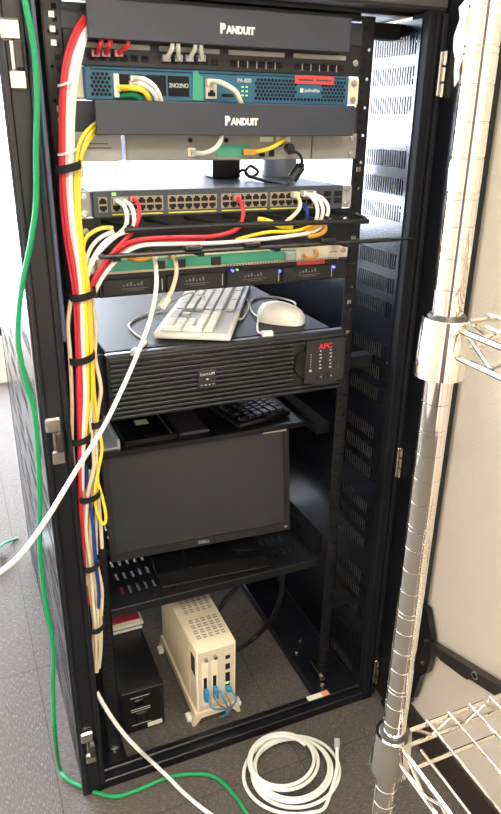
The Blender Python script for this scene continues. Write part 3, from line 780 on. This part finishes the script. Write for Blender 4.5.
for k, pts in enumerate((
    [(84, 17, -.03), (75, 32, -.04), (66, 58, -.05), (62, 90, -.055), (61, 120, -.055), (61, 160, -.055), (62, 200, -.055), (66, 240, -.055), (74, 290, -.055), (77, 340, -.055), (78, 400, -.055), (79, 440, -.055), (80, 500, -.055), (82, 550, -.052), (86, 590, -.05), (88, 604, -.05)],
    [(86, 20, -.03), (77, 36, -.045), (68, 62, -.058), (64, 95, -.062), (63, 140, -.062), (64, 190, -.062), (69, 240, -.062), (77, 290, -.062), (80, 340, -.062), (81, 400, -.062), (81, 440, -.062), (81, 500, -.06), (83, 545, -.056), (85, 575, -.05)],
    [(88, 292, -.048), (83, 330, -.05), (79, 370, -.066), (80, 420, -.066), (80, 470, -.064), (80, 520, -.06)])):
    cable(lb, pts, .0034, 'rcab', g)
g = 'white cables of the left bundle'; lb = 'white network cable in the strapped bundle down the left rail'
for pts in (
    [(85, 24, -.03), (77, 42, -.045), (71, 70, -.055), (68, 100, -.06), (67, 150, -.06), (68, 200, -.06), (72, 240, -.06), (79, 290, -.05), (82, 340, -.048), (84, 400, -.05), (83, 450, -.05), (83, 520, -.045), (85, 570, -.045), (86, 588, -.045)],
    [(86, 27, -.03), (80, 46, -.048), (74, 76, -.062), (71, 110, -.066), (70, 150, -.066), (71, 200, -.066), (75, 240, -.066), (81, 290, -.066), (83, 340, -.066), (85, 395, -.066), (83, 440, -.066), (82, 490, -.06)],
    [(87, 30, -.028), (82, 50, -.045), (76, 80, -.052), (73, 115, -.054), (72, 160, -.055), (73, 205, -.055), (77, 245, -.05), (83, 290, -.046), (86, 340, -.045), (87, 390, -.045)]):
    cable(lb, pts, .0034, 'wcab', g)
g = 'yellow cables of the left bundle'; lb = 'yellow network cable in the strapped bundle down the left rail'
for pts in (
    [(97, 122, -.028), (86, 132, -.045), (79, 145, -.055), (76, 167, -.058), (75, 200, -.06), (79, 245, -.066), (84, 290, -.068), (87, 340, -.068), (88, 395, -.066), (86, 430, -.064), (83, 455, -.06)],
    [(97, 126, -.028), (88, 137, -.045), (82, 152, -.05), (78, 172, -.05), (77, 205, -.055), (82, 248, -.06), (87, 290, -.062), (90, 340, -.062), (92, 385, -.06), (91, 420, -.056), (88, 440, -.054)],
    [(96, 131, -.026), (88, 142, -.04), (81, 160, -.044), (79, 190, -.046), (80, 220, -.05), (84, 255, -.054), (89, 292, -.055), (92, 340, -.054), (94, 390, -.052), (98, 425, -.055), (102, 448, -.058), (98, 472, -.06), (95, 494, -.062), (97, 512, -.062), (103, 524, -.062), (106, 518, -.062), (103, 500, -.062), (97, 480, -.058)]):
    cable(lb, pts, .0028, 'ycab', g)
g = 'cream cables of the left bundle'; lb = 'cream network cable in the lower part of the left bundle'
for pts in (
    [(71, 300, -.05), (68, 325, -.05), (70, 355, -.055), (72, 400, -.055), (72, 440, -.055), (74, 470, -.05)],
    [(92, 298, -.045), (96, 330, -.045), (95, 357, -.045), (101, 388, -.05), (98, 410, -.05), (96, 440, -.055), (98, 490, -.055), (101, 530, -.055), (102, 548, -.055)],
    [(89, 400, -.056), (91, 430, -.06), (94, 465, -.06), (88, 494, -.06), (86, 530, -.06), (90, 563, -.06), (93, 600, -.06), (95, 625, -.06), (96, 650, -.055), (95, 672, -.05)],
    [(94, 400, -.05), (95, 435, -.05), (96, 468, -.05), (92, 496, -.05), (90, 530, -.05), (92, 563, -.05), (97, 600, -.052), (98, 625, -.055), (100, 650, -.05), (97, 672, -.045)],
    [(90, 470, -.044), (86, 500, -.045), (84, 530, -.045), (87, 560, -.05), (91, 600, -.05), (94, 625, -.05), (93, 650, -.048), (94, 668, -.045)],
    [(97, 500, -.044), (96, 530, -.045), (97, 563, -.045), (102, 590, -.048), (101, 620, -.048), (101, 645, -.048), (99, 668, -.045)],
    [(81, 545, -.05), (83, 563, -.05), (85, 575, -.05), (86, 585, -.05)]):
    cable(lb, pts, .0034, 'ccab', g)
cable('blue network cable in the lower part of the left bundle', [(86, 465, -.05), (88, 490, -.055), (93, 525, -.062), (96, 563, -.062), (99, 595, -.058), (97, 615, -.05)], .0032, 'bcab')
# hook-and-loop ties
def tie(px, py, y, rx, ry, name='cable_tie', m='velcro', h=.011, lab='', grp=None):
    c = AY(px, py, y); P = MB(); n = 24; R = []
    for k in range(n):
        a = 2*PI*k/n; dx, dy = math.cos(a), math.sin(a); zo = .004*math.cos(a)
        R.append([P.bm.verts.new(c+Vector((dx*(rx+e), dy*(ry+e), zz+zo))) for e, zz in ((0, -h/2), (.0014, -h/2), (.0014, h/2), (0, h/2))])
    for k in range(n):
        A, Bq = R[k], R[(k+1) % n]
        for i in range(4): P.bm.faces.new((A[i], A[(i+1) % 4], Bq[(i+1) % 4], Bq[i]))
    single(name, P, m, lab, 'cable tie', grp, loc=tuple(c))
for n_, (px, py, rx, lab) in enumerate(((68, 167, .017, 'topmost black strap around the left cable bundle'), (83, 294, .0185, 'black strap around the left bundle beside the disk unit'), (82, 357, .019, 'black strap around the left bundle beside the power backup top'), (80, 437, .0165, 'black strap around the left bundle under the power backup'), (89, 494, .0185, 'black strap around the left bundle beside the monitor screen'), (90, 563, .016, 'black strap around the left bundle beside the monitor bottom'), (96, 624, .014, 'lowest black strap around the left cable bundle'))):
    tie(px, py, -.056, rx, .020, lab=lab, grp='black straps on the left bundle')
tie(96, 421, -.052, .011, .018, lab='short black strap around the yellow and cream cables only')
tie(67, 83, -.056, .012, .014, m='ziptie', h=.003, lab='upper clear zip tie on the left bundle', grp='clear zip ties'); tie(67, 152, -.058, .012, .014, m='ziptie', h=.003, lab='lower clear zip tie on the left bundle', grp='clear zip ties')

# switch leads and the run along the cable manager
YM = -.052
cable('red network cable from the left switch ports bending down into the bundle', [(134, 199, -.026), (139, 207, -.045), (138, 220, -.055), (131, 233, YM), (115, 250, -.055), (101, 268, -.055), (91, 286, -.05)], .0032, 'rcab', start=('redclear', INY))
cable('red network cable from the middle switch ports running left along the manager', [(238, 198, -.026), (242, 205, -.04), (243, 216, -.05), (237, 229, YM), (215, 236, YM), (185, 237, YM), (155, 238, YM), (130, 242, YM), (112, 254, -.055), (97, 274, -.055), (89, 291, -.05)], .0034, 'rcab', start=('redclear', INY))
cable('red network cable lying behind the manager bars', [(205, 239, -.045), (170, 242, -.045), (140, 243, -.045), (118, 255, -.05), (103, 271, -.05), (92, 290, -.045)], .0034, 'rcab')
g = 'white cables from the left switch ports'; lb = 'white network cable from the left switch ports, clear plug'
for dx, ex in ((0, 0), (7, 3)):
    cable(lb, [(117+dx, 201, -.026), (124+dx, 206, -.045), (127+dx, 217, -.055), (124+dx, 229, YM), (109, 242-ex, -.055), (95, 258-ex, -.055), (86, 280-ex, -.05)], .0034, 'wcab', g, start=('clear', INY))
cable('long white network cable along the lower manager bar to the left bundle', [(325, 224, -.05), (312, 232, -.058), (290, 236, -.06), (255, 240, -.06), (215, 243, -.06), (175, 244, -.06), (140, 246, -.058), (118, 259, -.056), (103, 277, -.055), (95, 292, -.05)], .0033, 'wcab')
cable('yellow network cable along the upper manager bar', [(318, 224, -.045), (295, 231, YM), (270, 232, YM), (250, 236, YM), (236, 240, -.05)], .0030, 'ycab')
cable('yellow network cable leaving the left end of the cable manager', [(113, 228, -.06), (103, 228, -.058), (93, 232, -.056), (85, 240, -.056), (82, 256, -.05)], .003, 'ycab')
cable('white network cable arching from behind the hooks into the left bundle', [(114, 231, -.052), (100, 238, -.05), (91, 248, -.048), (86, 262, -.046), (86, 278, -.042)], .0032, 'wcab')
cable('short yellow patch lead behind the upper manager bar', [(258, 219, -.03), (268, 221, -.04), (280, 226, -.048), (292, 228, -.048)], .004, 'ycab')
cable('cream cable with boot at the right switch ports, hanging forward', [(297, 195, -.028), (300, 202, -.05), (299, 209, -.06), (293, 216, -.066), (286, 222, -.06)], .0034, 'boot' and 'ccab', start=('boot', INY))
g = 'white cables from the right switch ports'; lb = 'white network cable from the right switch ports'
for i, (a, b) in enumerate(((0, 0), (5, 1), (10, 2))):
    cable(lb, [(307+a*.6, 194, -.028), (313+a, 199, -.048), (317+a*1.1, 207, -.055), (317+a, 216, -.055), (314+a*.6, 225, -.05)], .0033, 'wcab', g, start=('bootw', INY))
cable('blue network cable at the right switch ports', [(305, 206, -.026), (307, 211, -.04), (307, 217, -.04), (306, 222, -.035)], .0034, 'bcab', start=('bcab', INY))
cable('amber cable folded at the right end of the cable manager', [(304, 234, YM), (314, 227, -.062), (323, 224, -.062), (325, 230, -.062), (318, 235, -.062), (309, 236, -.06), (315, 229, -.055), (322, 228, -.05)], .0038, 'gold')
# top patch leads
for i, (px, lx) in enumerate(((100, 97), (109, 107), (127, 120))):
    c = 'rcab'
    cable(('leftmost', 'second', 'third')[i]+' red patch lead dropping from the top duct cover', [(px+2, 38, -.034), (px, 46, -.036), (lx-1, 53, -.018)], .0033, c, 'red patch leads at the top', end=('redclear', INY))
for i, (px, lx) in enumerate(((172, 168), (178, 180), (195, 191), (201, 203))):
    cable(('leftmost', 'second', 'third', 'rightmost')[i]+' of four white patch leads under the top duct cover', [(px, 39, -.034), (px, 48, -.036), (lx-1, 58, -.018)], .0033, 'wcab', 'white patch leads at the top', end=('clear', INY))
# firewall leads
cable('upper white cable arching out of the firewall left ports', [(135, 79, -.02), (143, 79, -.045), (152, 84, -.055), (158, 92, -.055), (161, 101, -.045), (162, 108, -.03)], .0034, 'wcab', start=('bootw', INY))
cable('lower white cable arching out of the firewall left ports', [(134, 84, -.02), (142, 84, -.045), (150, 89, -.052), (156, 97, -.05), (157, 107, -.03)], .0034, 'wcab', start=('boot', INY))
cable('yellow cable arching out of the firewall left ports', [(122, 88, -.022), (132, 88, -.04), (142, 90, -.045), (148, 96, -.045), (150, 106, -.03)], .0042, 'ycab', start=('ycab', INY))
cable('green cable low in the firewall left ports', [(122, 96, -.018), (132, 95, -.03), (138, 97, -.032), (141, 104, -.028)], .0038, 'gcab')
cable('pale cable with amber tip arching right from the firewall console port', [(211, 82, -.022), (219, 82, -.045), (228, 86, -.055), (236, 92, -.055), (240, 100, -.05), (243, 108, -.03)], .0036, 'boot', start=('boot', INY))
# converter leads
cable('white cable looping up from the grey converter port', [(196, 153, -.018), (204, 153, -.035), (214, 149, -.042), (220, 142, -.042), (222, 134, -.032)], .0034, 'wcab', start=('clear', INY))
cable('yellow cable across the right half of the grey converter', [(255, 152, -.022), (268, 149, -.034), (278, 144, -.034), (285, 139, -.026)], .0034, 'ycab', start=('gold', Vector((-1, .2, 0))))
c_ = AY(297, 172, .02)
cable('black power lead with barrel plug hanging behind the grey converter', [(288, 153, -.026), (296, 152, -.034), (301, 157, -.034), (302, 164, -.02), (300, 167, -.01)], .0024, 'kcab', name='power_lead')
a, b = AY(301, 166, -.005), AY(292, 179, -.002)
single('barrel_plug', MB().cyl(a, b, .0085, .0095, 16).cyl(a, a+(a-b)*.2, .006, .004, 12), 'blk', 'black barrel plug just above the right part of the switch', 'plug', loc=tuple(b))
single('twisted_lead', MB().tube(spline([AZ(*q) for q in ((232, 178, 1.20), (243, 170, 1.212), (250, 177, 1.20), (258, 172, 1.21), (250, 166, 1.222), (246, 174, 1.205), (262, 180, 1.199), (276, 182, 1.199), (288, 184, 1.199))]), .0028), 'kcab', 'black lead tangled on top of the switch', 'cable')
# fibre tray leads
cable('long white cable hanging from the beige tray across the front to the floor at left', [(154, 256, -.02), (156, 268, -.055), (156, 290, -.075), (150, 320, -.085), (139, 350, -.10), (124, 385, -.12), (103, 428, -.15), (77, 469, -.19), (48, 517, -.24), (22, 553, -.29), (0, 572, -.33), (-30, 590, -.37), (-70, 606, -.40)], .0036, 'wcab', start=('bootw', INY))
cable('short cream cable with loose plug hanging from the beige tray', [(173, 256, -.02), (176, 264, -.05), (176, 276, -.058), (172, 290, -.06), (168, 297, -.06)], .0036, 'ccab', start=('gold', INY), end=('boot', None))
cable('amber lead curled at the left of the beige tray', [(128, 258, -.02), (140, 260, -.03), (150, 257, -.03), (150, 252, -.022)], .0032, 'gold')
# keyboard and mouse cords
def zc(pts): return [AZ(*q) for q in pts]
kz = UZ1+.0025
cable('thin cream keyboard cord looping around the white keyboard with a metal plug', zc(((236, 319, kz+.008), (243, 318, kz), (249, 306, kz), (243, 294, kz), (236, 291, kz+.012))), .0021, 'cream_kb', world=True, name='keyboard_cord')
cable('thin keyboard cord with metal plug left of the white keyboard', zc(((205, 297, kz+.022), (190, 293, kz+.023), (172, 302, kz+.010), (160, 309, kz+.003), (140, 317, kz), (129, 325, kz), (135, 334, kz), (146, 342, kz), (138, 350, kz+.001))), .0021, 'cream_kb', world=True, name='keyboard_cord', end=('nickel', None))
cable('thin cream mouse cord looped behind the white mouse with a plug', zc(((262, 319, kz+.006), (252, 312, kz), (251, 302, kz), (262, 297, kz), (280, 298, kz), (295, 303, kz+.0), (290, 309, kz), (272, 307, kz), (262, 311, kz+.004), (258, 322, kz), (258, 331, kz), (262, 334, kz))), .0021, 'cream_kb', world=True, name='mouse_cord', end=('bootw', Vector((1, -.15, 0))))
# long green cable
gp = [(23, -30), (25, 0), (31, 30), (35, 60), (37, 100), (36, 150), (36, 200), (31, 240), (22, 285), (18, 325), (19, 350), (27, 385), (34, 410), (38, 450), (40, 500), (40, 550), (46, 605), (53, 645), (53, 690), (55, 735)]
pts = [AY(a, b, -.088) for a, b in gp] + [AZ(59, 765, .02), AZ(66, 778, .006), AZ(82, 787, .005), AZ(105, 795, .005), AZ(120, 796, .005), AZ(140, 789, .005), AZ(170, 777, .005), AZ(200, 774, .005), AZ(218, 779, .005), AZ(234, 795, .005), AZ(247, 814, .005), AZ(258, 835, .005), AZ(266, 860, .005)]
cable('long green cable hanging down the left post and snaking over the carpet', pts, .0041, 'gcab', world=True)
# white lead on the floor left
cable('white cable running from the left rail foot over the base bar onto the carpet', [AY(97, 692, -.030), AY(102, 702, -.044), AY(112, 718, -.056), AY(124, 734, -.066), AY(138, 749, -.080), AZ(152, 762, .030), AZ(168, 777, .014), AZ(185, 794, .006), AZ(210, 814, .005), AZ(240, 832, .005)], .0042, 'wcab', world=True)
# coil
tab = [(296, 775, 53, 39), (294, 773, 44, 35), (293, 770, 39, 32), (292, 769, 36, 30), (284, 762, 34, 28), (281, 760, 32, 26), (283, 761, 30, 25)]
Q = [AZ(337, 748, .030), AZ(337, 757, .026), AZ(337, 768, .018), AZ(332, 788, .010)]
nst = 22; tot = int(nst*5.75)
for k in range(tot+1):
    f = k/nst; i = min(int(f), len(tab)-2); w = min(f-i, 1); w = w*w*(3-2*w)
    c0, c1 = tab[i], tab[i+1]; cx_, cy_, rx_, ry_ = (c0[j]+(c1[j]-c0[j])*w for j in range(4)); th_ = math.radians(58)+2*PI*f
    wob = 1+.03*math.sin(3.1*f+1.3*th_*0)
    Q.append(AZ(cx_+rx_*wob*math.cos(th_), cy_+ry_*wob*math.sin(th_), .005+.0042*f+.0012*math.sin(5*f)))
cable('coil of white cable lying on the carpet in front of the rack', Q, .0038, 'wcab', world=True, name='cable_coil', start=('clear', None))
# black power cords behind the ivory computer
cable('thick black power cord curving down behind the ivory computer to the carpet', [Vector((.225, .16, .36)), AY(283, 575, .16), AY(281, 596, .165), AY(273, 617, .18), AZ(258, 635, .02), AZ(240, 648, .008), AZ(222, 652, .008)], .0065, 'kcab', world=True, name='black_cable')
cable('black power cord arching from the tray behind the ivory computer', [AY(248, 578, .25), AY(238, 586, .26), AY(227, 597, .26), AY(219, 610, .26), AZ(214, 622, .03), AZ(212, 634, .008)], .006, 'kcab', world=True, name='black_cable')
# far left floor: small outlet box with a green lead
p = AZ(-3, 562, 0)
single('floor_box', MB().box(p.x-.06, p.x+.012, p.y-.05, p.y+.05, 0, .05, .004), 'lgrey', 'small grey outlet box on the carpet at far left', 'outlet box')
cable('thin green lead from the grey floor outlet box', [AZ(-2, 548, .052), AZ(5, 543, .03), AZ(13, 540, .006), AZ(18, 538, .006)], .0042, 'gcab', world=True)

# ------------------------------------------------------------------ black post and arm beside the cream wall
t = Thing('door_post', 'tall black steel post with a stay arm between the rack and the cream wall', 'post', (.405, -.1, 0))
t.part('column', MB().box(X1+.0006, XR-.008, -.192, -.03, .10, 1.60), 'rack')
t.part('foot', MB().box(X1+.007, XR-.012, -.180, -.09, 0, .10, .003), 'rack')
c = Vector((.433, -.128, .0))
P = MB().prism([(-.192, .12), (-.202, .125), (-.208, .16), (-.215, .20), (-.232, .225), (-.238, .27), (-.230, .32), (-.205, .37), (-.192, .37)], XR-.020, XR-.006, lambda a, b, c: (c, a, b)); t.part('bracket', P, 'rack')
for z in (.24, .30): t.part('bolt', MB().cyl((XR-.0195, -.218, z), (XR-.023, -.218, z), .004, seg=8), 'screw')
a0 = AX(434, 647, XR-.014); a1 = AX(501, 690, XR-.014)
d = (a1-a0).normalized(); u = Vector((1, 0, 0)); v = d.cross(u).normalized()
P = MB(); v = v if v.z > 0 else -v
poly = [(-.004, .010), (.4, .014), (.4, -.012), (.115, -.013), (.11, -.018), (.095, -.018), (.03, -.014), (.003, -.004)]
hole_c = .135
P.prism(poly, -.008, .008, lambda s_, h_, q: a0+d*s_+v*h_+u*q); arm = t.part('stay_arm', P, 'arm', 'dark stay arm with a hole')
h = a0+d*hole_c+v*.003; t.part('bushing', MB().cyl(h-u*.0075, h-u*.010, .0085, seg=16), 'nickel', parent=arm); t.part('bore', MB().cyl(h-u*.0098, h-u*.0104, .0055, seg=16), 'hole', parent=arm)

# ------------------------------------------------------------------ chrome wire shelving
PX, PY = -.0495, -.654; SX1, SY1 = .345, -1.10
t = Thing('wire_shelving', 'chrome wire shelving unit in the right foreground with grooved posts', 'shelving unit', (PX, PY, 0))
pz = [1.363]
def post(x, y):
    P = MB(); prof = [(.001, .02)]; z = .03; n = 0
    r = .0128
    prof.append((r, .02))
    while z < 1.62:
        zs = [z] if n % 4 else [z, z-.005]
        for q in sorted(zs): prof += [(r, q-.0008), (r-.0007, q-.0004), (r-.0007, q+.0004), (r, q+.0008)]
        z += .0254; n += 1
    prof += [(r, 1.66), (.001, 1.66)]
    o = t.part('post', P.lathe(prof, (x, y, 0), 40), 'chrome')
    t.part('foot', MB().lathe([(.001, 0), (.017, 0), (.017, .008), (.006, .012), (.006, .021), (.001, .021)], (x, y, 0), 20), 'blk', parent=o)
    return o
posts = [post(x, y) for x, y in ((PX, PY), (SX1, PY), (PX, SY1), (SX1, SY1))]
def shelf(zt, zb):
    for (x, y), po in zip(((PX, PY), (SX1, PY), (PX, SY1), (SX1, SY1)), posts):
        c = t.part('collar', MB().lathe([(.0132, zb-.022), (.0225, zb-.022), (.0205, zt+.005), (.0198, zt+.007), (.0132, zt+.007)], (x, y, 0), 36), 'chrome')
        t.part('sleeve', MB().lathe([(.0130, zt+.006), (.0168, zt+.006), (.0150, zt+.0095), (.0130, zt+.0095)], (x, y, 0), 28), 'gap', parent=c)
    o = .019; P = MB()
    for z in (zt, zb):
        for p, q in (((PX, PY-o), (PX, SY1+o)), ((SX1, PY-o), (SX1, SY1+o)), ((PX+o, PY), (SX1-o, PY)), ((PX+o, SY1), (SX1-o, SY1))): P.cyl((*p, z), (*q, z), .0028, seg=10)
    t.part('rim_wire', P, 'chrome2')
    P = MB()
    def zig(p, q, n):
        p, q = Vector(p), Vector(q); pts = []
        for i in range(2*n+1):
            b = p+(q-p)*i/(2*n); b.z = zt-.003 if i % 2 == 0 else zb+.003; pts.append(b)
        P.tube(pts, .0021, 6)
    zig((PX, PY-o-.012, 0), (PX, SY1+o, 0), 7); zig((SX1, PY-o, 0), (SX1, SY1+o, 0), 7); zig((PX+o+.012, PY, 0), (SX1-o, PY, 0), 7); zig((PX+o, SY1, 0), (SX1-o, SY1, 0), 7)
    t.part('truss_wire', P, 'chrome2')
    P = MB(); x = PX+.0155
    while x < SX1-.012:
        P.cyl((x, PY+.001 if x > PX+.03 else PY-.03, zt+.0045), (x, SY1, zt+.0042), .0016, seg=8); x += .0305
    t.part('deck_wire', P, 'chrome2')
    P = MB()
    for y in (-.697, -.80, -.90, -1.0): P.cyl((PX, y, zt), (SX1, y, zt), .0026, seg=8)
    t.part('cross_wire', P, 'chrome2')
shelf(1.141, 1.118); shelf(.664, .640); shelf(.14, .116)
# ragged film on the near post
P = MB(); wid = [.001, .0015, .0075, .0065, .008, .007, .0065, .006, .003]
c0 = Vector((PX, PY, 0)); out = -Vector((rgt.x, rgt.y, 0)).normalized()
Lr = [c0+out*(.0125+w)+Vector((0, 0, 1.392-.0083*i)) for i, w in enumerate(wid)]
Rr = [c0+out*(.0128 if i < 7 else .0128+.25*w)+Vector((0, 0, 1.393-.0083*i+.0012*(i % 3))) for i, w in enumerate(wid)]
tk = (fwd*.0008)
A = [P.bm.verts.new(p+fwd*.004*math.sin(i*1.7)) for i, p in enumerate(Lr)]; Bv = [P.bm.verts.new(p) for p in Rr]
A2 = [P.bm.verts.new(v.co+tk) for v in A]; B2 = [P.bm.verts.new(v.co+tk) for v in Bv]
for i in range(len(A)-1):
    P.bm.faces.new((A[i], A[i+1], Bv[i+1], Bv[i])); P.bm.faces.new((A2[i], B2[i], B2[i+1], A2[i+1])); P.bm.faces.new((A[i], A2[i], A2[i+1], A[i+1])); P.bm.faces.new((Bv[i], Bv[i+1], B2[i+1], B2[i]))
P.bm.faces.new((A[0], Bv[0], B2[0], A2[0])); P.bm.faces.new((A[-1], A2[-1], B2[-1], Bv[-1]))
t.part('torn_film', P, 'film', 'ragged strip of white film on the near post', parent=posts[0]).location = (0, 0, 0)

# ------------------------------------------------------------------ colour management
vs = S.view_settings
S.display_settings.display_device = 'sRGB'
vs.view_transform = 'Standard'; vs.look = 'None'; vs.exposure = 0; vs.gamma = 1; vs.use_curve_mapping = False
